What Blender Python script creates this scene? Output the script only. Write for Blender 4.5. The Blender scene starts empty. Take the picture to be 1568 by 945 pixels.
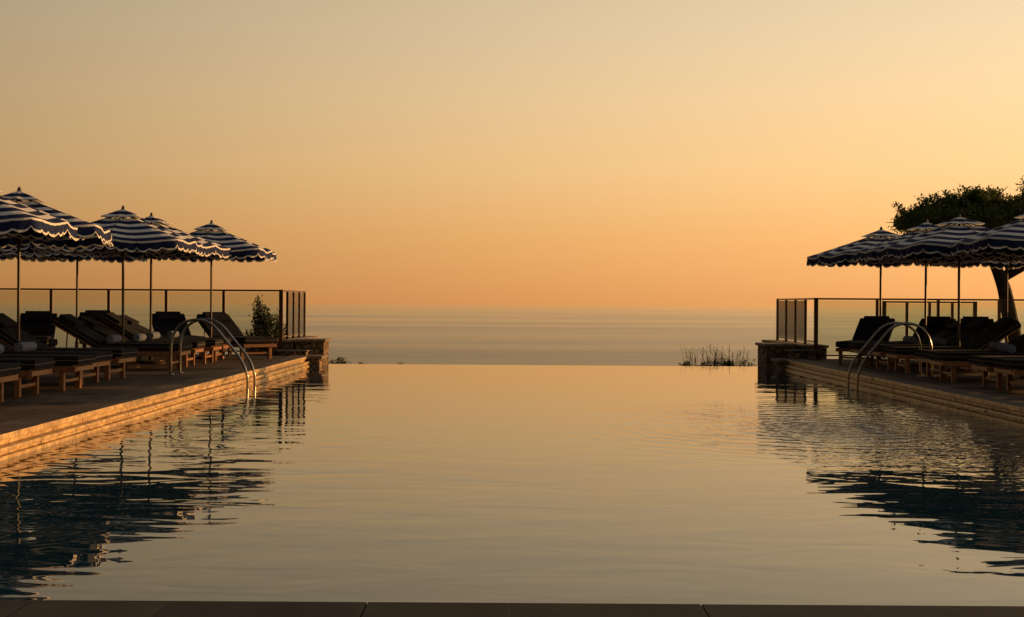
import bpy, math, random
from mathutils import Vector, Matrix
random.seed(7)
scene = bpy.context.scene
R = math.radians
SUN_EL, SUN_AZ = 6.5, 64.0      # azimuth clockwise from +Y (view direction)

# ------------------------------------------------------------------ helpers
class MB:
    def __init__(s): s.v=[]; s.f=[]; s.m=[]; s.uv={}
    def face(s, idx, m=0, uv=None):
        if uv: s.uv[len(s.f)]=uv
        s.f.append(idx); s.m.append(m)
    def box(s, x0,x1,y0,y1,z0,z1, m=0, M=None, top=None):
        b=len(s.v)
        for z in (z0,z1):
            for (x,y) in ((x0,y0),(x1,y0),(x1,y1),(x0,y1)):
                p=Vector((x,y,z)); s.v.append(M@p if M else p)
        for n,q in enumerate(((3,2,1,0),(4,5,6,7),(0,1,5,4),(1,2,6,5),(2,3,7,6),(3,0,4,7))):
            s.face([b+i for i in q],top if (n==1 and top is not None) else m)
    def tube(s, pts, rad, n=8, m=0, cap=True):
        pts=[Vector(p) for p in pts]
        if not isinstance(rad,(list,tuple)): rad=[rad]*len(pts)
        b=len(s.v); up=None
        for i,p in enumerate(pts):
            if i==0: t=pts[1]-p
            elif i==len(pts)-1: t=p-pts[i-1]
            else: t=pts[i+1]-pts[i-1]
            t.normalize()
            if up is None:
                up=Vector((0,0,1)) if abs(t.z)<.9 else Vector((1,0,0))
            a=t.cross(up).normalized(); up=a.cross(t).normalized()
            for k in range(n):
                an=2*math.pi*k/n
                s.v.append(p+(a*math.cos(an)+up*math.sin(an))*rad[i])
        for i in range(len(pts)-1):
            for k in range(n):
                k2=(k+1)%n
                s.face([b+i*n+k,b+i*n+k2,b+(i+1)*n+k2,b+(i+1)*n+k],m)
        if cap:
            s.face([b+k for k in range(n)][::-1],m)
            s.face([b+(len(pts)-1)*n+k for k in range(n)],m)
    def mesh(s,name,mats,smooth=False):
        me=bpy.data.meshes.new(name)
        me.from_pydata([tuple(v) for v in s.v],[],s.f)
        for mt in mats: me.materials.append(mt)
        me.polygons.foreach_set("material_index",s.m)
        if smooth: me.polygons.foreach_set("use_smooth",[True]*len(s.f))
        if s.uv:
            uvl=me.uv_layers.new(name="UVMap")
            for fi,uvs in s.uv.items():
                p=me.polygons[fi]
                for k,li in enumerate(p.loop_indices): uvl.data[li].uv=uvs[k]
        me.update(); return me

def obj(name, me, loc=(0,0,0), rz=0, bevel=0, seg=2, parent=None):
    o=bpy.data.objects.new(name,me); scene.collection.objects.link(o)
    o.location=loc; o.rotation_euler=(0,0,rz)
    if bevel:
        b=o.modifiers.new("bevel",'BEVEL'); b.width=bevel; b.segments=seg
        b.limit_method='ANGLE'; b.angle_limit=R(40)
    if parent: o.parent=parent
    return o

def smooth_path(pts, k=6):
    out=[]; P=[Vector(p) for p in pts]
    for i in range(len(P)-1):
        p0=P[max(i-1,0)];p1=P[i];p2=P[i+1];p3=P[min(i+2,len(P)-1)]
        for j in range(k):
            t=j/k
            out.append(.5*((2*p1)+(-p0+p2)*t+(2*p0-5*p1+4*p2-p3)*t*t+(-p0+3*p1-3*p2+p3)*t**3))
    out.append(P[-1]); return out

class NT:
    def __init__(s,mat): s.t=mat.node_tree; s.n=s.t.nodes; s.l=s.t.links
    def add(s,ty,**kw):
        n=s.n.new(ty)
        for k,v in kw.items(): setattr(n,k,v)
        return n
    def link(s,a,b): s.l.new(a,b)

def newmat(name):
    m=bpy.data.materials.new(name); m.use_nodes=True
    nt=NT(m); b=nt.n["Principled BSDF"]; return m,nt,b

def noisy(name,c1,c2,scale=5,rough=.7,bump=.0,bscale=None,metal=0,detail=5,dist=.01,spec=.5):
    m,nt,b=newmat(name)
    tc=nt.add('ShaderNodeTexCoord')
    no=nt.add('ShaderNodeTexNoise'); no.inputs['Scale'].default_value=scale; no.inputs['Detail'].default_value=detail
    nt.link(tc.outputs['Object'],no.inputs['Vector'])
    r=nt.add('ShaderNodeValToRGB'); r.color_ramp.elements[0].position=.32; r.color_ramp.elements[1].position=.68
    r.color_ramp.elements[0].color=(*c1,1); r.color_ramp.elements[1].color=(*c2,1)
    nt.link(no.outputs['Fac'],r.inputs['Fac']); nt.link(r.outputs['Color'],b.inputs['Base Color'])
    b.inputs['Roughness'].default_value=rough; b.inputs['Metallic'].default_value=metal; b.inputs['Specular IOR Level'].default_value=spec
    if bump:
        n2=nt.add('ShaderNodeTexNoise'); n2.inputs['Scale'].default_value=bscale or scale*4; n2.inputs['Detail'].default_value=6
        nt.link(tc.outputs['Object'],n2.inputs['Vector'])
        bp=nt.add('ShaderNodeBump'); bp.inputs['Strength'].default_value=bump; bp.inputs['Distance'].default_value=dist
        nt.link(n2.outputs['Fac'],bp.inputs['Height']); nt.link(bp.outputs['Normal'],b.inputs['Normal'])
    return m

# ------------------------------------------------------------------ materials
wood   = noisy("teak_wood",(.15,.055,.02),(.26,.11,.04),scale=14,rough=.45,bump=.2)
cushion= noisy("charcoal_cushion",(.009,.009,.012),(.018,.018,.022),scale=30,rough=.9,bump=.3,bscale=200,dist=.002,spec=.1)
piping = noisy("cushion_piping",(.12,.085,.06),(.18,.135,.1),scale=20,rough=.8,spec=.2)
towelm = noisy("blue_towel",(.08,.10,.15),(.16,.18,.24),scale=40,rough=.95,bump=.5,bscale=150,dist=.004,spec=.1)
metal_dark = noisy("bronze_metal",(.06,.033,.018),(.10,.055,.03),scale=12,rough=.36,metal=.6)
pole_m = noisy("parasol_pole_wood",(.03,.018,.012),(.05,.03,.02),scale=12,rough=.5)
steel  = noisy("stainless_steel",(.22,.21,.2),(.34,.33,.31),scale=8,rough=.2,metal=1)
bark   = noisy("tree_bark",(.02,.014,.011),(.045,.032,.024),scale=9,rough=.9,bump=.8,bscale=18,dist=.03,spec=.2)
stonecap=noisy("stone_cap",(.14,.10,.075),(.24,.185,.135),scale=5,rough=.7,bump=.4,bscale=30,spec=.25)
tile   = noisy("pool_tile",(.02,.045,.06),(.035,.07,.09),scale=8,rough=.3)

def leafmat(name,c1,c2,tl=.3):
    m,nt,b=newmat(name)
    g=nt.add('ShaderNodeTexCoord'); no=nt.add('ShaderNodeTexNoise'); no.inputs['Scale'].default_value=2.5; no.inputs['Detail'].default_value=4
    nt.link(g.outputs['Object'],no.inputs['Vector'])
    r=nt.add('ShaderNodeValToRGB'); r.color_ramp.elements[0].position=.35; r.color_ramp.elements[1].position=.65
    r.color_ramp.elements[0].color=(*c1,1); r.color_ramp.elements[1].color=(*c2,1)
    nt.link(no.outputs['Fac'],r.inputs['Fac']); nt.link(r.outputs['Color'],b.inputs['Base Color'])
    b.inputs['Roughness'].default_value=.6; b.inputs['Specular IOR Level'].default_value=.3
    tr=nt.add('ShaderNodeBsdfTranslucent'); nt.link(r.outputs['Color'],tr.inputs['Color'])
    mx=nt.add('ShaderNodeMixShader'); mx.inputs[0].default_value=tl
    nt.link(b.outputs[0],mx.inputs[1]); nt.link(tr.outputs[0],mx.inputs[2])
    nt.link(mx.outputs[0],nt.n['Material Output'].inputs['Surface'])
    return m
leaf=leafmat("tree_leaves",(.03,.05,.01),(.11,.14,.025),.38)
shrubm=leafmat("shrub_leaves",(.03,.045,.015),(.09,.10,.03),.35)
dryg=leafmat("dry_grass",(.07,.045,.02),(.13,.09,.04))

def fabric():
    m,nt,b=newmat("striped_canvas")
    uv=nt.add('ShaderNodeUVMap'); sp=nt.add('ShaderNodeSeparateXYZ'); nt.link(uv.outputs[0],sp.inputs[0])
    fr=nt.add('ShaderNodeMath',operation='FRACT'); nt.link(sp.outputs['Y'],fr.inputs[0])
    gt=nt.add('ShaderNodeMath',operation='GREATER_THAN'); gt.inputs[1].default_value=.46; nt.link(fr.outputs[0],gt.inputs[0])
    tc=nt.add('ShaderNodeTexCoord'); no=nt.add('ShaderNodeTexNoise'); no.inputs['Scale'].default_value=6
    nt.link(tc.outputs['Object'],no.inputs['Vector'])
    w=nt.add('ShaderNodeValToRGB'); w.color_ramp.elements[0].color=(.70,.68,.66,1); w.color_ramp.elements[1].color=(.84,.83,.81,1)
    nt.link(no.outputs['Fac'],w.inputs['Fac'])
    mx=nt.add('ShaderNodeMix',data_type='RGBA'); nt.link(gt.outputs[0],mx.inputs['Factor'])
    nt.link(w.outputs['Color'],mx.inputs[6]); mx.inputs[7].default_value=(.010,.021,.085,1)
    nt.link(mx.outputs[2],b.inputs['Base Color']); b.inputs['Roughness'].default_value=.85; b.inputs['Specular IOR Level'].default_value=.2
    n2=nt.add('ShaderNodeTexNoise'); n2.inputs['Scale'].default_value=5; n2.inputs['Detail'].default_value=3
    nt.link(tc.outputs['Object'],n2.inputs['Vector'])
    bp=nt.add('ShaderNodeBump'); bp.inputs['Strength'].default_value=.5; bp.inputs['Distance'].default_value=.04
    nt.link(n2.outputs['Fac'],bp.inputs['Height']); nt.link(bp.outputs[0],b.inputs['Normal'])
    tr=nt.add('ShaderNodeBsdfTranslucent'); nt.link(mx.outputs[2],tr.inputs['Color'])
    ms=nt.add('ShaderNodeMixShader'); ms.inputs[0].default_value=.13
    nt.link(b.outputs[0],ms.inputs[1]); nt.link(tr.outputs[0],ms.inputs[2])
    nt.link(ms.outputs[0],nt.n['Material Output'].inputs['Surface'])
    return m
canvas=fabric()

def paver(name,c1,c2,mortar,bw=.8,bh=.5,rough=.6,spec=.3,fac=.8):
    m,nt,b=newmat(name)
    tc=nt.add('ShaderNodeTexCoord'); br=nt.add('ShaderNodeTexBrick')
    nt.link(tc.outputs['Object'],br.inputs['Vector'])
    br.inputs['Scale'].default_value=1; br.inputs['Brick Width'].default_value=bw; br.inputs['Row Height'].default_value=bh
    br.inputs['Mortar Size'].default_value=.006; br.inputs['Color1'].default_value=(*c1,1); br.inputs['Color2'].default_value=(*c2,1)
    br.inputs['Mortar'].default_value=(*mortar,1)
    no=nt.add('ShaderNodeTexNoise'); no.inputs['Scale'].default_value=3; no.inputs['Detail'].default_value=8
    nt.link(tc.outputs['Object'],no.inputs['Vector'])
    mx=nt.add('ShaderNodeMix',data_type='RGBA',blend_type='OVERLAY'); mx.inputs['Factor'].default_value=fac
    nt.link(br.outputs['Color'],mx.inputs[6]); nt.link(no.outputs['Fac'],mx.inputs[7])
    nt.link(mx.outputs[2],b.inputs['Base Color']); b.inputs['Roughness'].default_value=rough; b.inputs['Specular IOR Level'].default_value=spec
    ad=nt.add('ShaderNodeMath',operation='SUBTRACT'); nt.link(no.outputs['Fac'],ad.inputs[0]); nt.link(br.outputs['Fac'],ad.inputs[1])
    bp=nt.add('ShaderNodeBump'); bp.inputs['Strength'].default_value=.5; bp.inputs['Distance'].default_value=.012
    nt.link(ad.outputs[0],bp.inputs['Height']); nt.link(bp.outputs[0],b.inputs['Normal'])
    return m
deckm=paver("deck_pavers",(.055,.04,.03),(.11,.078,.056),(.02,.015,.012),rough=.8,spec=.12)
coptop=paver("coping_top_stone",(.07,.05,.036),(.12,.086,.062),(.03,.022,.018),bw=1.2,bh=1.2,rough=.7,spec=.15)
copm=noisy("coping_sunlit_face",(.30,.18,.075),(.62,.43,.20),scale=7,rough=.36,bump=.8,bscale=16,dist=.03,spec=.6)  # gold of low sun on the vertical faces, put into the base colour
slate=paver("slate_coping",(.022,.020,.018),(.045,.04,.036),(.03,.028,.025),bw=1.25,bh=3,rough=.7,spec=.12)

def rubble():
    m,nt,b=newmat("rubble_stone")
    tc=nt.add('ShaderNodeTexCoord'); vo=nt.add('ShaderNodeTexVoronoi'); vo.inputs['Scale'].default_value=7
    nt.link(tc.outputs['Object'],vo.inputs['Vector'])
    r=nt.add('ShaderNodeValToRGB'); r.color_ramp.elements[0].color=(.07,.05,.035,1); r.color_ramp.elements[1].color=(.34,.235,.15,1)
    nt.link(vo.outputs['Color'],r.inputs['Fac'])
    v2=nt.add('ShaderNodeTexVoronoi',feature='DISTANCE_TO_EDGE'); v2.inputs['Scale'].default_value=7; nt.link(tc.outputs['Object'],v2.inputs['Vector'])
    lt=nt.add('ShaderNodeMath',operation='MULTIPLY',use_clamp=True); lt.inputs[1].default_value=9; nt.link(v2.outputs['Distance'],lt.inputs[0])
    mx=nt.add('ShaderNodeMix',data_type='RGBA'); mx.inputs[6].default_value=(.05,.04,.03,1)
    nt.link(lt.outputs[0],mx.inputs['Factor']); nt.link(r.outputs[0],mx.inputs[7]); nt.link(mx.outputs[2],b.inputs['Base Color'])
    bp=nt.add('ShaderNodeBump'); bp.inputs['Distance'].default_value=.03; nt.link(lt.outputs[0],bp.inputs['Height'])
    nt.link(bp.outputs[0],b.inputs['Normal']); b.inputs['Roughness'].default_value=.85; b.inputs['Specular IOR Level'].default_value=.2
    return m
rub=rubble()

def glassm():
    m,nt,b=newmat("fence_glass"); nt.n.remove(b)
    t=nt.add('ShaderNodeBsdfTransparent'); t.inputs[0].default_value=(.86,.90,.86,1)
    g=nt.add('ShaderNodeBsdfGlossy'); g.inputs['Roughness'].default_value=.03; g.inputs[0].default_value=(.9,.9,.9,1)
    f=nt.add('ShaderNodeFresnel'); f.inputs[0].default_value=1.5
    mx=nt.add('ShaderNodeMixShader'); nt.link(f.outputs[0],mx.inputs[0]); nt.link(t.outputs[0],mx.inputs[1]); nt.link(g.outputs[0],mx.inputs[2])
    nt.link(mx.outputs[0],nt.n['Material Output'].inputs['Surface']); return m
glass=glassm()

def poolwater():
    m,nt,b=newmat("pool_water")
    b.inputs['Base Color'].default_value=(.007,.033,.052,1); b.inputs['Roughness'].default_value=.012
    b.inputs['IOR'].default_value=1.47
    tc=nt.add('ShaderNodeTexCoord')
    def noise(sx,sy,scale,detail,dist=0):
        mp=nt.add('ShaderNodeMapping'); mp.inputs['Scale'].default_value=(sx,sy,1); nt.link(tc.outputs['Object'],mp.inputs['Vector'])
        no=nt.add('ShaderNodeTexNoise'); no.inputs['Scale'].default_value=scale; no.inputs['Detail'].default_value=detail
        no.inputs['Distortion'].default_value=dist; nt.link(mp.outputs[0],no.inputs['Vector']); return no.outputs['Fac']
    def mul(a,k):
        n=nt.add('ShaderNodeMath',operation='MULTIPLY'); nt.link(a,n.inputs[0])
        if isinstance(k,(int,float)): n.inputs[1].default_value=k
        else: nt.link(k,n.inputs[1])
        return n.outputs[0]
    def add(a,c):
        n=nt.add('ShaderNodeMath',operation='ADD'); nt.link(a,n.inputs[0]); nt.link(c,n.inputs[1]); return n.outputs[0]
    big=noise(.5,1,.9,1.5); mid=noise(.5,1,2.6,1.8,.5); fine=noise(.8,1.3,7,2)
    def blob(cx,cy,rx,ry):
        mp=nt.add('ShaderNodeMapping',vector_type='TEXTURE'); mp.inputs['Location'].default_value=(cx,cy,0); mp.inputs['Scale'].default_value=(rx,ry,1)
        nt.link(tc.outputs['Object'],mp.inputs['Vector'])
        g=nt.add('ShaderNodeTexGradient',gradient_type='SPHERICAL'); nt.link(mp.outputs[0],g.inputs[0]); return g.outputs['Fac']
    m1=blob(3.2,13.8,3.0,4.2); m2=blob(5.2,13.2,3.4,6.0); core=blob(3.3,13.6,1.0,1.5)
    lx=blob(-5,12,6,14); rx=blob(6,12,5,14)
    h=add(mul(big,.0058),mul(mid,.0034))
    h=add(h,mul(mul(mid,add(lx,rx)),.0095))
    h=add(h,mul(mul(fine,add(m1,m2)),.0125))
    h=add(h,mul(mul(fine,core),.05))
    wv=nt.add('ShaderNodeTexWave',wave_type='RINGS',rings_direction='Z'); wv.inputs['Scale'].default_value=1.1; wv.inputs['Distortion'].default_value=6
    wv.inputs['Detail Scale'].default_value=1.5
    mp=nt.add('ShaderNodeMapping'); mp.inputs['Location'].default_value=(-3.3,-13.7,0); nt.link(tc.outputs['Object'],mp.inputs['Vector']); nt.link(mp.outputs[0],wv.inputs[0])
    h=add(h,mul(mul(wv.outputs['Fac'],m1),.010))
    bp=nt.add('ShaderNodeBump'); bp.inputs['Strength'].default_value=1; bp.inputs['Distance'].default_value=1
    nt.link(h,bp.inputs['Height']); nt.link(bp.outputs[0],b.inputs['Normal'])
    return m
waterm=poolwater()

def seam():
    m,nt,b=newmat("sea_water")
    b.inputs['Base Color'].default_value=(.05,.042,.036,1); b.inputs['IOR'].default_value=1.36
    tc=nt.add('ShaderNodeTexCoord')
    def ns(sx,sc,det,ro):
        mp=nt.add('ShaderNodeMapping'); mp.inputs['Scale'].default_value=(sx,1,1); nt.link(tc.outputs['Object'],mp.inputs['Vector'])
        no=nt.add('ShaderNodeTexNoise'); no.inputs['Scale'].default_value=sc; no.inputs['Detail'].default_value=det; no.inputs['Roughness'].default_value=ro
        nt.link(mp.outputs[0],no.inputs['Vector']); return no.outputs['Fac']
    a=ns(.9,.002,10,.58); a2=ns(.8,.03,4,.6)
    k1=nt.add('ShaderNodeMath',operation='MULTIPLY'); k1.inputs[1].default_value=10; nt.link(a,k1.inputs[0])
    k2=nt.add('ShaderNodeMath',operation='MULTIPLY'); k2.inputs[1].default_value=1.4; nt.link(a2,k2.inputs[0])
    k3=nt.add('ShaderNodeMath',operation='ADD'); nt.link(k1.outputs[0],k3.inputs[0]); nt.link(k2.outputs[0],k3.inputs[1])
    bp=nt.add('ShaderNodeBump'); bp.inputs['Strength'].default_value=1; bp.inputs['Distance'].default_value=1
    nt.link(k3.outputs[0],bp.inputs['Height']); nt.link(bp.outputs[0],b.inputs['Normal'])
    # wind streaks; choppier water inshore, calm further out
    w_=ns(.3,.002,9,.68)
    mr=nt.add('ShaderNodeMapRange'); mr.inputs['From Min'].default_value=.35; mr.inputs['From Max'].default_value=.65
    mr.inputs['To Min'].default_value=-.05; mr.inputs['To Max'].default_value=.05; nt.link(w_,mr.inputs['Value'])
    sp=nt.add('ShaderNodeSeparateXYZ'); nt.link(tc.outputs['Object'],sp.inputs[0])
    lg=nt.add('ShaderNodeMath',operation='LOGARITHM'); lg.inputs[1].default_value=10; nt.link(sp.outputs['Y'],lg.inputs[0])
    m2=nt.add('ShaderNodeMapRange'); m2.inputs['From Min'].default_value=2.8; m2.inputs['From Max'].default_value=4.4
    m2.inputs['To Min'].default_value=.27; m2.inputs['To Max'].default_value=.06; nt.link(lg.outputs[0],m2.inputs['Value'])
    s_=nt.add('ShaderNodeMath',operation='ADD'); nt.link(mr.outputs[0],s_.inputs[0]); nt.link(m2.outputs[0],s_.inputs[1])
    nt.link(s_.outputs[0],b.inputs['Roughness'])
    return m
seamat=seam()
groundm=noisy("scrub_ground",(.05,.045,.025),(.12,.09,.05),scale=.6,rough=.95,bump=.8,bscale=4,dist=.1)

# ------------------------------------------------------------------ setting
XL,XR=-4.2,5.6
YN,YF=4.70,27.4
WZ=-.2
xs=[-3000,-800,-200]+[x for x in range(-60,61,3)]+[200,800,3000]
ys=[-3000,-800,-200,-50,-10,20,28,31,33]+[35+3*i for i in range(24)]+[120]
g=MB()
for y in ys:
    for x in xs:
        z=-1.6 if y<=31 else -1.6-(y-31)*.55
        if y>31: z+=random.uniform(-.4,.2)
        if y<-60: z+=(-y-60)*.03
        g.v.append(Vector((x,y,z)))
nx=len(xs)
for j in range(len(ys)-1):
    for i in range(nx-1):
        g.face([j*nx+i,j*nx+i+1,(j+1)*nx+i+1,(j+1)*nx+i])
obj("ground",g.mesh("ground",[groundm],True))
s=MB(); E=60000
for p in ((-E,60,-34),(E,60,-34),(E,E,-34),(-E,E,-34)): s.v.append(Vector(p))
s.face([0,1,2,3]); obj("sea",s.mesh("sea",[seamat]))

def deck(name,x0,x1,y0,y1,mat):
    b=MB(); b.box(x0,x1,y0,y1,-1.7,0,0); return obj(name,b.mesh(name,[mat]),bevel=.012)
CW=.4
deck("pool_deck",-20,XL-CW,-6,27.15,deckm)
deck("pool_deck",XR+CW,22,-6,26.75,deckm)
deck("pool_deck",XL-CW,XR+CW,-6,YN-.75,slate)
pool=bpy.data.objects.new("swimming_pool",None); scene.collection.objects.link(pool)
b=MB()
def coping(b,xin,xout,y0,y1,side):
    o=side
    n=int((y1-y0)/1.2); L=(y1-y0)/n
    def seg(x_in,z0,z1,jit=.0015,gap=.002,top=None):
        for i in range(n):
            a=y0+i*L+gap; c=y0+(i+1)*L-gap
            j=random.uniform(-jit,jit); k=random.uniform(-.006,.006)
            b.box(min(x_in+k,xout),max(x_in+k,xout),a,c,z0,z1+j,0,None,top)
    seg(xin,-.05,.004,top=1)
    seg(xin-.03*o,-.098,-.054,0)
    seg(xin+.05*o,-.135,-.100,0)
    seg(xin+.015*o,-.168,-.138,0)
    xd=xin+.05*o; b.box(min(xd,xout),max(xd,xout),y0,y1,-1.6,-.17)
coping(b,XL,XL-CW+.001,YN-.75,26.3,1)
coping(b,XR,XR+CW-.001,YN-.75,26.0,-1)
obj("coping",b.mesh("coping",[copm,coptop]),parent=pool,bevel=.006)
b=MB()
n=8; L=(XR-XL)/n
for i in range(n):
    b.box(XL+i*L+.0015,XL+(i+1)*L-.0015,YN-.75,YN+random.uniform(-.002,.002),-.06,.003+random.uniform(-.001,.001))
b.box(XL,XR,YN-.74,YN-.03,-1.6,-.061)
obj("near_coping",b.mesh("near_coping",[slate]),parent=pool,bevel=.004)
b=MB()
b.box(XL-.3,XR+.3,YF-.25,YF-.004,-3.5,WZ-.006)
b.box(XL-.3,XR+.3,YN-.1,YF-.26,-1.75,-1.62)
obj("basin",b.mesh("basin",[tile]),parent=pool)
b=MB()
for p in ((XL-.03,YN-.1,WZ),(XR+.03,YN-.1,WZ),(XR+.03,YF,WZ),(XL-.03,YF,WZ)): b.v.append(Vector(p))
b.face([0,1,2,3]); obj("water",b.mesh("water",[waterm]),parent=pool)

def cornerwall(pieces,caps,name="stone_wall"):
    b=MB()
    for q in pieces: b.box(*q,0)
    for q in caps: b.box(*q,1)
    obj(name,b.mesh(name,[rub,stonecap]),bevel=.012)
cornerwall([(-4.60,-3.99,27.16,27.9,-3,.27),(-5.1,-4.64,27.2,30.6,-3,.25),(-4.59,-3.95,26.31,27.15,-1.6,-.06),(-4.85,-4.30,26.75,27.14,-.05,.08)],
           [(-4.63,-3.95,27.12,27.95,.272,.33),(-5.14,-4.632,27.16,30.7,.252,.31),(-4.62,-3.9,26.29,27.11,-.058,.01),(-4.9,-4.27,26.7,27.11,.082,.11)])
cornerwall([(5.36,5.98,26.9,27.9,-3,.24),(6.1,6.6,26.8,30.9,-3,.22),(5.45,6.02,26.05,26.88,-1.6,-.06),(5.75,6.3,26.5,26.79,-.05,.16)],
           [(5.31,6.03,26.86,27.95,.242,.30),(6.05,6.65,26.83,31,.222,.28),(5.42,6.05,26.02,26.85,-.058,.01),(5.7,6.34,26.46,26.80,.162,.19)])

# ------------------------------------------------------------------ glass fences
def fence(path, ztop, zbs, nposts):
    b=MB()
    for si in range(len(path)-1):
        p0=Vector((*path[si],0)); p1=Vector((*path[si+1],0)); d=p1-p0; L=d.length; d.normalize()
        M=Matrix.Translation(p0)@Matrix.Rotation(math.atan2(d.y,d.x),4,'Z')
        zb=zbs[si]; n=nposts[si]
        b.box(.03,L-.03,-.028,.028,ztop-.035,ztop,0,M)
        b.box(.03,L-.03,-.012,.012,zb+.06,zb+.09,0,M)
        for i in range(n+1):
            t=L*i/n; w=.027
            if i in(0,n): w=.04
            if i==0 and si>0: continue
            b.box(t-w,t+w,-.026,.026,min(zb,0) if (i in (0,n) and si==0 and len(path)>2) else zb,ztop+(.004 if w>.03 else -.036),0,M)
            if i<n:
                b.box(t+.045,t+L/n-.045,-.005,.005,zb+.095,ztop-.05,1,M)
    return obj("glass_fence",b.mesh("glass_fence",[metal_dark,glass]))
fence([(-14.6,27.05),(-4.88,27.05),(-4.88,30.1)],1.375,[0.0,.31],[8,4])
fence([(16.5,26.65),(6.33,26.65),(6.33,30.5)],1.27,[0.0,.28],[8,4])
fence([(8.2,28.2),(10.2,28.2)],1.22,[-.35],[4])

# ------------------------------------------------------------------ parasols
def parasol_mesh(seed):
    rnd=random.Random(seed); b=MB()
    A=1.2; ZR=2.13; ZA=2.60; NS=5.0
    K=64
    sagk=[rnd.uniform(.75,1.3) for _ in range(8)]
    def bound(th):
        c,s_=math.cos(th),math.sin(th); p=7.0
        r=A/((abs(c)**p+abs(s_)**p)**(1/p))
        r*=1-.03*abs(math.sin(4*th))**1.2
        return r
    def sg(th): return sagk[int((th%(2*math.pi))/(math.pi/4))%8]
    def canopy(t0,t1,NR,dz,v0):
        base=len(b.v)
        for j in range(NR+1):
            t=t0+(t1-t0)*j/NR
            for k in range(K):
                th=2*math.pi*k/K; r=bound(th)*t
                z=ZA+dz-(ZA-ZR)*(t**.93)-.045*sg(th)*t*(abs(math.sin(4*th))**1.3)
                z+=rnd.uniform(-.002,.002)
                b.v.append(Vector((r*math.cos(th),r*math.sin(th),z)))
        for j in range(NR):
            for k in range(K):
                k2=(k+1)%K
                u0=(t0+(t1-t0)*j/NR)*NS+v0; u1=(t0+(t1-t0)*(j+1)/NR)*NS+v0
                b.face([base+j*K+k,base+(j+1)*K+k,base+(j+1)*K+k2,base+j*K+k2],0,[(0,u0),(0,u1),(0,u1),(0,u0)])
    canopy(.2,1,16,0,.02)
    canopy(.012,.27,5,.065,.02)
    V=320; base=len(b.v); NSC=48
    H=.175
    for j in range(7):
        for k in range(V):
            th=2*math.pi*k/V; r=bound(th)
            z0=ZR-.045*sg(th)*(abs(math.sin(4*th))**1.3)
            ph=(k/V*NSC)%1
            d=H*(.62+.38*math.sqrt(max(0,1-(2*ph-1)**2)))
            f=j/6
            r2=r*(1+.004*f+.016*f*math.sin(th*24+seed)+.010*f*math.sin(th*41+2*seed))
            b.v.append(Vector((r2*math.cos(th),r2*math.sin(th),z0-d*f)))
    for j in range(6):
        for k in range(V):
            k2=(k+1)%V
            col=.2 if j in (0,5) else .75
            b.face([base+j*V+k,base+(j+1)*V+k,base+(j+1)*V+k2,base+j*V+k2],0,[(0,col)]*4)
    nf=len(b.f)
    b.tube([(0,0,.05),(0,0,2.62)],.021,10,1)
    b.tube([(0,0,2.62),(0,0,2.655),(0,0,2.67),(0,0,2.70),(0,0,2.72)],[.012,.03,.03,.02,.004],8,1)
    b.tube([(0,0,1.92),(0,0,2.0)],.04,10,1)
    for k in range(8):
        th=k*math.pi/4; r=bound(th)
        e=Vector((r*.985*math.cos(th),r*.985*math.sin(th),ZR-.012)); a=Vector((.02*math.cos(th),.02*math.sin(th),ZA-.02))
        b.tube([a,e],.009,5,1)
        mpt=a.lerp(e,.5); b.tube([(.03*math.cos(th),.03*math.sin(th),1.97),mpt],.007,5,1)
    b.tube([(0,0,0),(0,0,.05),(0,0,.055)],[.28,.28,.1],24,2)
    b.tube([(0,0,.05),(0,0,.32)],.032,10,2)
    me=b.mesh("parasol",[canvas,pole_m,metal_dark])
    for i,p in enumerate(me.polygons):
        if i<nf: p.use_smooth=True
    return me
pm=[parasol_mesh(i) for i in range(5)]
def parasol(x,y,rz,k=0,tilt=0,sc=1):
    o=obj("striped_parasol",pm[k%5],(x,y,0),R(rz)); o.rotation_euler=(R(tilt),0,R(rz)); o.scale=(sc,sc,1); return o
for i,(x,y,rz,sc) in enumerate([(-6.95,16.5,3,1),(-6.96,18.05,13,1.02),(-6.53,21.5,4,1),(-6.52,23.1,-6,1),(-5.9,25.1,3,.98),
        (-8.5,25.0,5,1),(-10.3,25.1,-4,1),(-8.9,21.6,3,1),
        (7.45,25.9,5,1.05),(7.62,23.6,-4,1.02),(7.72,22.1,6,1.07),(8.25,20.0,-3,1.05),(9.9,25.6,4,1),(9.9,22.4,2,1)]):
    parasol(x,y,rz,i,random.uniform(-1.4,1.4),sc)

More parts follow.
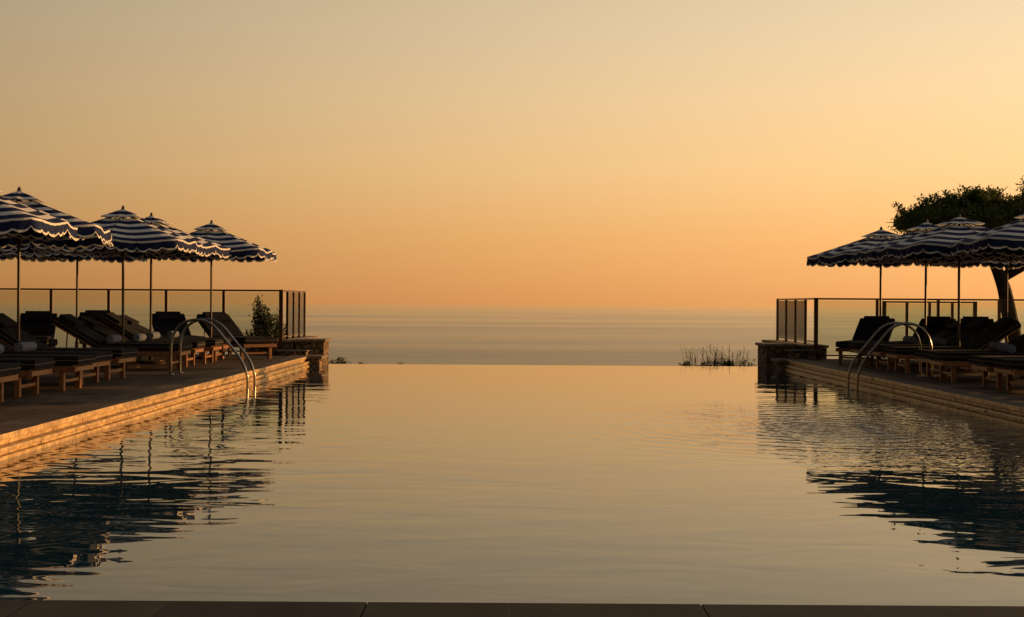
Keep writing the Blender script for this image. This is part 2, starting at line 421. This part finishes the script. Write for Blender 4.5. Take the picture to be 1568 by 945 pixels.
# ------------------------------------------------------------------ loungers
def lounger_mesh(back=32,towel=True,seed=0):
    rnd=random.Random(seed); b=MB()
    for y in (-.33,.33):
        b.box(-1.0,1.0,y-.022,y+.022,.235,.305,0)
    for x in (-.98,-.35,.3,.98):
        b.box(x-.022,x+.022,-.305,.305,.24,.30,0)
    for x in (-.82,.82):
        for y in (-.30,.30):
            b.box(x-.032,x+.032,y-.032,y+.032,0,.234,0)
        b.box(x-.018,x+.018,-.265,.265,.1,.14,0)
    for i in range(9):
        x=-.25+i*.14; b.box(x,x+.08,-.305,.305,.302,.318,0)
    b.box(-.32,1.03,-.345,.345,.322,.43,1)
    b.box(-.325,1.036,-.352,.352,.37,.380,2)
    M=Matrix.Translation((-.34,0,.36))@Matrix.Rotation(R(back),4,'Y')
    b.box(-.80,.0,-.34,.34,-.035,-.012,0,M)
    b.box(-.82,-.01,-.345,.345,-.01,.095,1,M)
    b.box(-.826,-.005,-.352,.352,.038,.048,2,M)
    b.box(-.80,-.50,-.25,.25,.097,.16,1,M)
    e=M@Vector((-.55,0,-.03))
    for y in (-.26,.26): b.tube([(e.x,y,e.z),(-.86,y,.27)],.012,6,0)
    if towel:
        n=18; x=-.12+rnd.uniform(-.06,.1); z=.43+.062
        b.tube([(x,-.24,z),(x,-.235,z),(x,.235,z),(x,.24,z)],[.05,.066,.066,.05],n,3)
    return b.mesh("sun_lounger",[wood,cushion,piping,towelm])
lm=[lounger_mesh(30,True,1),lounger_mesh(26,True,2),lounger_mesh(33,False,3),lounger_mesh(31,False,4)]
def lounger(x,y,rz,k):
    return obj("sun_lounger",lm[k],(x,y,0),R(rz),bevel=.022,seg=3)
for i,y in enumerate([13.6,14.9,16.0,17.1,18.3,20.9,22.0,23.2,24.2]):
    lounger(-6.4+random.uniform(-.08,.08),y,random.uniform(-4,4),(0,1,0,1,2,0,1,0,1)[i])
for i,(x,y,rz) in enumerate([(-5.5,25.5,-50),(-6.75,25.8,-64),(-9.3,24.9,-75),(-8.0,25.6,-55)]):
    lounger(x,y,rz,3 if i!=3 else 2)
for i,y in enumerate([14.0,15.3,16.5,17.4,18.9,19.8,21.4,22.6,23.7]):
    lounger(7.33+random.uniform(-.08,.08),y,180+random.uniform(-4,4),(0,1,1,0,1,0,2,0,1)[i])
for (x,y,rz) in [(6.95,25.1,-118),(8.1,25.2,-125),(9.2,25.4,-110)]:
    lounger(x,y,rz,3)
for (x,y) in [(-9.2,18.5),(-9.3,20.2),(-9.1,22.4)]: lounger(x,y,5,2)
for (x,y) in [(10.2,19.5),(10.1,21.0),(10.3,23.2)]: lounger(x,y,176,1)

# ------------------------------------------------------------------ pool ladders (grab rails)
def ladder(x0,y0,side):
    b=MB()
    prof=[(-1.0,0),(-1.0,.3),(-.985,.52),(-.91,.70),(-.76,.81),(-.56,.835),(-.36,.75),(-.16,.52),(.06,.24),(.14,.05),(.16,-.15),(.16,-.9),(.16,-1.3)]
    for dy in (-.27,.27):
        pts=smooth_path([(p[0]*side,dy,p[1]) for p in prof],5)
        b.tube(pts,.021,12,0)
        b.tube([(-1.0*side,dy,.004),(-1.0*side,dy,.018)],.05,16,0)
    for z in (-.45,-.75,-1.05): b.box(.16*side-.05,.16*side+.05,-.25,.25,z-.012,z+.012,0)
    return obj("pool_ladder",b.mesh("pool_ladder",[steel],True),(x0,y0,0))
ladder(XL+.05,19.6,1)
ladder(XR-.03,20.3,-1)

# ------------------------------------------------------------------ vegetation
def leaf_quad(b,p,sz,rnd,m=0,up=0):
    d=Vector((rnd.gauss(0,1),rnd.gauss(0,1),rnd.gauss(0,1)+up)).normalized()
    a=d.cross(Vector((rnd.gauss(0,1),rnd.gauss(0,1),rnd.gauss(0,1)))).normalized()
    L=sz*rnd.uniform(.7,1.4); W=L*.42; i=len(b.v)
    b.v+= [p,p+d*L*.5+a*W*.5,p+d*L,p+d*L*.5-a*W*.5]; b.face([i,i+1,i+2,i+3],m)

def tree(x,y):
    rnd=random.Random(5); b=MB()
    z0=-1.6
    tr=smooth_path([(0.2,0,z0),(.16,0,-.6),(.17,.05,.3),(.05,0,.9),(-.06,0,1.45),(-.16,0,1.75),(-.3,0,2.1)],5)
    b.tube(tr,[.22-.10*i/(len(tr)-1) for i in range(len(tr))],12,0)
    for (dx,dy,dz) in [(-2.2,.3,2.95),(-1.4,-.8,3.0),(-.8,.9,3.1),(.3,-.6,3.2),(1.1,.7,3.1),(1.9,-.4,3.0),(2.8,.5,3.0),(.2,1.4,3.1),(-.4,-.1,3.4)]:
        st=Vector((-.28,0,2.05)) if dx<.5 else Vector((-.14,0,1.72))
        e=Vector((dx,dy,dz)); mid=st.lerp(e,.5)+Vector((rnd.uniform(-.1,.1),rnd.uniform(-.1,.1),.12*rnd.random()))
        pt=smooth_path([st,mid,e],6); b.tube(pt,[.085-.065*i/(len(pt)-1) for i in range(len(pt))],7,0)
        for q in range(5):
            s0=pt[rnd.randint(5,len(pt)-1)]; e2=s0+Vector((rnd.uniform(-.7,.7),rnd.uniform(-.7,.7),rnd.uniform(.1,.5)))
            b.tube([s0,s0.lerp(e2,.5)+Vector((0,0,.05)),e2],[.025,.016,.006],5,0)
    clumps=[]
    for i in range(220):
        an=rnd.uniform(0,2*math.pi); rr=math.sqrt(rnd.random())
        cx=.2+rr*2.65*math.cos(an); cy=rr*1.9*math.sin(an)
        edge=1-rr**3
        cz=2.98+edge*rnd.uniform(-.16,.72)+rnd.uniform(-.06,.12)
        clumps.append((Vector((cx,cy,cz)),rnd.uniform(.15,.33)))
    for c,r in clumps:
        n=int(560*(r/.3)**2)
        for i in range(n):
            d=Vector((rnd.gauss(0,1),rnd.gauss(0,1),rnd.gauss(0,.65))); d*=r*.48
            leaf_quad(b,c+d,.075,rnd,1,.4)
    for i in range(150):
        c,r=rnd.choice(clumps); d=Vector((rnd.gauss(0,.7),rnd.gauss(0,.7),rnd.uniform(.4,1.2))).normalized()
        L=rnd.uniform(.2,.38); p=c+d*r*.7
        b.tube([p,p+d*L],[.006,.003],4,0)
        for k in range(40): leaf_quad(b,p+d*L*(k/36)+Vector((rnd.gauss(0,.03),rnd.gauss(0,.03),rnd.gauss(0,.02))),.07,rnd,1,.5)
    return obj("tree",b.mesh("tree",[bark,leaf]),(x,y,0))
tree(11.3,29.2)

def shrub(x,y,z,w,h,n,seed,mat=shrubm,name="shrub",sz=.06,st=26):
    rnd=random.Random(seed); b=MB()
    for i in range(st):
        an=rnd.uniform(0,6.28); rr=rnd.random()*w*.5
        e=Vector((rr*math.cos(an),rr*math.sin(an)*.8,h*rnd.uniform(.55,1)*(1-.5*(rr/(w*.5))**2)))
        b.tube([(e.x*.2,e.y*.2,0),(e.x*.6,e.y*.6,e.z*.5),e],[.012,.008,.003],4,0)
        for k in range(n//st):
            t=rnd.uniform(.25,1.02); p=Vector((e.x*(.2+.8*t),e.y*(.2+.8*t),e.z*t))+Vector((rnd.gauss(0,.035),rnd.gauss(0,.035),rnd.gauss(0,.03)))
            leaf_quad(b,p,sz,rnd,1,1.2)
    return obj(name,b.mesh(name,[bark,mat]),(x,y,z))
shrub(-5.5,28.4,-.6,.9,1.9,9000,3,st=36)
shrub(-5.3,28.9,-.6,.6,1.5,3600,4)
for i,(x,w,h) in enumerate([(10.3,.9,1.25),(11.2,1.1,1.2),(12.3,1,1.3),(9.4,.9,1.0),(-7.5,1.2,.7),(-9,1.3,.8)]):
    shrub(x,29.0+(i%3)*.4,-.6,w,h,1800,20+i)
for i,(x,w,h) in enumerate([(-4.15,.9,.56),(-3.75,.8,.47),(-2.75,.8,.425),(4.25,.9,.50),(4.6,1.0,.56),(4.95,1.0,.58),(5.3,.9,.60),(5.65,.9,.60)]):
    shrub(x,31.2,-.80,w,h,3000,60+i,sz=.045)
def grass(x,y,z,w,h,n,seed):
    rnd=random.Random(seed); b=MB()
    for i in range(n):
        p=Vector((rnd.triangular(-w,w,.2),rnd.uniform(-.3,.3),0)); L=h*rnd.uniform(.6,1)
        q=Vector((rnd.gauss(0,.11),rnd.gauss(0,.1),1))*L
        b.tube([p,p+q*.55,p+q+Vector((q.x*.4,0,0))],[.006,.005,.003],3,0)
        if rnd.random()<.6:
            for k in range(10): leaf_quad(b,p+q*(.85+.018*k),.03,rnd,0,1)
    return obj("grass",b.mesh("grass",[dryg]),(x,y,z))
grass(4.95,31.4,-.95,.95,1.1,90,1)

# ------------------------------------------------------------------ sky, sun
w=bpy.data.worlds.new("World"); scene.world=w; w.use_nodes=True
nt=w.node_tree; N=nt.nodes.new; Lk=nt.links.new; bg=nt.nodes["Background"]
sky=N("ShaderNodeTexSky"); sky.sky_type='NISHITA'; sky.sun_disc=False
sky.sun_elevation=R(SUN_EL); sky.sun_rotation=R(SUN_AZ); sky.altitude=30
sky.air_density=1.0; sky.dust_density=1.5; sky.ozone_density=1.0
tc=N("ShaderNodeTexCoord"); sp=N("ShaderNodeSeparateXYZ"); Lk(tc.outputs['Generated'],sp.inputs[0])
er=N("ShaderNodeValToRGB"); cr=er.color_ramp; Lk(sp.outputs['Z'],er.inputs['Fac'])
stops=[(0,(.75,.33,.108)),(.052,(.84,.425,.148)),(.104,(.88,.54,.235)),(.156,(.84,.575,.30)),(.208,(.76,.57,.345)),(.25,(.70,.54,.33)),(.42,(.33,.30,.25)),(1,(.10,.11,.14))]
cr.elements[0].position=0; cr.elements[0].color=(*stops[0][1],1); cr.elements[1].position=1; cr.elements[1].color=(*stops[-1][1],1)
for p,c in stops[1:-1]:
    e=cr.elements.new(p); e.color=(*c,1)
dot=N("ShaderNodeVectorMath"); dot.operation='DOT_PRODUCT'; Lk(tc.outputs['Generated'],dot.inputs[0])
dot.inputs[1].default_value=(math.sin(R(SUN_AZ)),math.cos(R(SUN_AZ)),0)
mr=N("ShaderNodeMapRange"); mr.inputs['From Min'].default_value=-1; mr.inputs['From Max'].default_value=1; Lk(dot.outputs['Value'],mr.inputs['Value'])
ar=N("ShaderNodeValToRGB"); c2=ar.color_ramp; Lk(mr.outputs[0],ar.inputs['Fac'])
def gv(v): return (v,v,v,1)
c2.elements[0].color=gv(.04); c2.elements[1].color=gv(1)
for p,v in ((.3,.11),(.53,.31),(.72,.50),(.87,.65)):
    e=c2.elements.new(p); e.color=gv(v)
m1=N("ShaderNodeMix"); m1.data_type='RGBA'; m1.blend_type='MULTIPLY'; m1.inputs['Factor'].default_value=1
Lk(er.outputs[0],m1.inputs[6]); Lk(ar.outputs[0],m1.inputs[7])
sc=N("ShaderNodeVectorMath"); sc.operation='SCALE'; sc.inputs['Scale'].default_value=2.0/.1*.90; Lk(m1.outputs[2],sc.inputs[0])
tn=N("ShaderNodeMix"); tn.data_type='RGBA'; tn.blend_type='MULTIPLY'; tn.inputs['Factor'].default_value=1
tn.inputs[7].default_value=(.20,.15,.10,1); Lk(sky.outputs[0],tn.inputs[6])
ad=N("ShaderNodeVectorMath"); ad.operation='ADD'; Lk(sc.outputs[0],ad.inputs[0]); Lk(tn.outputs[2],ad.inputs[1])
Lk(ad.outputs[0],bg.inputs['Color']); bg.inputs['Strength'].default_value=.1

sd=bpy.data.lights.new("sun",'SUN'); sd.energy=5.0; sd.angle=R(.6); sd.color=(1,.48,.14)
so=bpy.data.objects.new("sun",sd); scene.collection.objects.link(so)
dirv=Vector((math.sin(R(SUN_AZ))*math.cos(R(SUN_EL)),math.cos(R(SUN_AZ))*math.cos(R(SUN_EL)),math.sin(R(SUN_EL))))
so.rotation_euler=dirv.to_track_quat('Z','Y').to_euler(); so.location=(30,0,20)

# ------------------------------------------------------------------ camera
cd=bpy.data.cameras.new("camera"); cam=bpy.data.objects.new("camera",cd); scene.collection.objects.link(cam)
cd.lens=45; cd.sensor_width=36; cd.clip_start=.1; cd.clip_end=150000
cam.matrix_world=Matrix.Translation((0,0,1.1))@Matrix.Rotation(R(90-.19),4,'X')@Matrix.Rotation(R(.35),4,'Z')
scene.camera=cam
scene.view_settings.view_transform='Standard'; scene.view_settings.look='None'
scene.view_settings.exposure=0; scene.view_settings.gamma=1
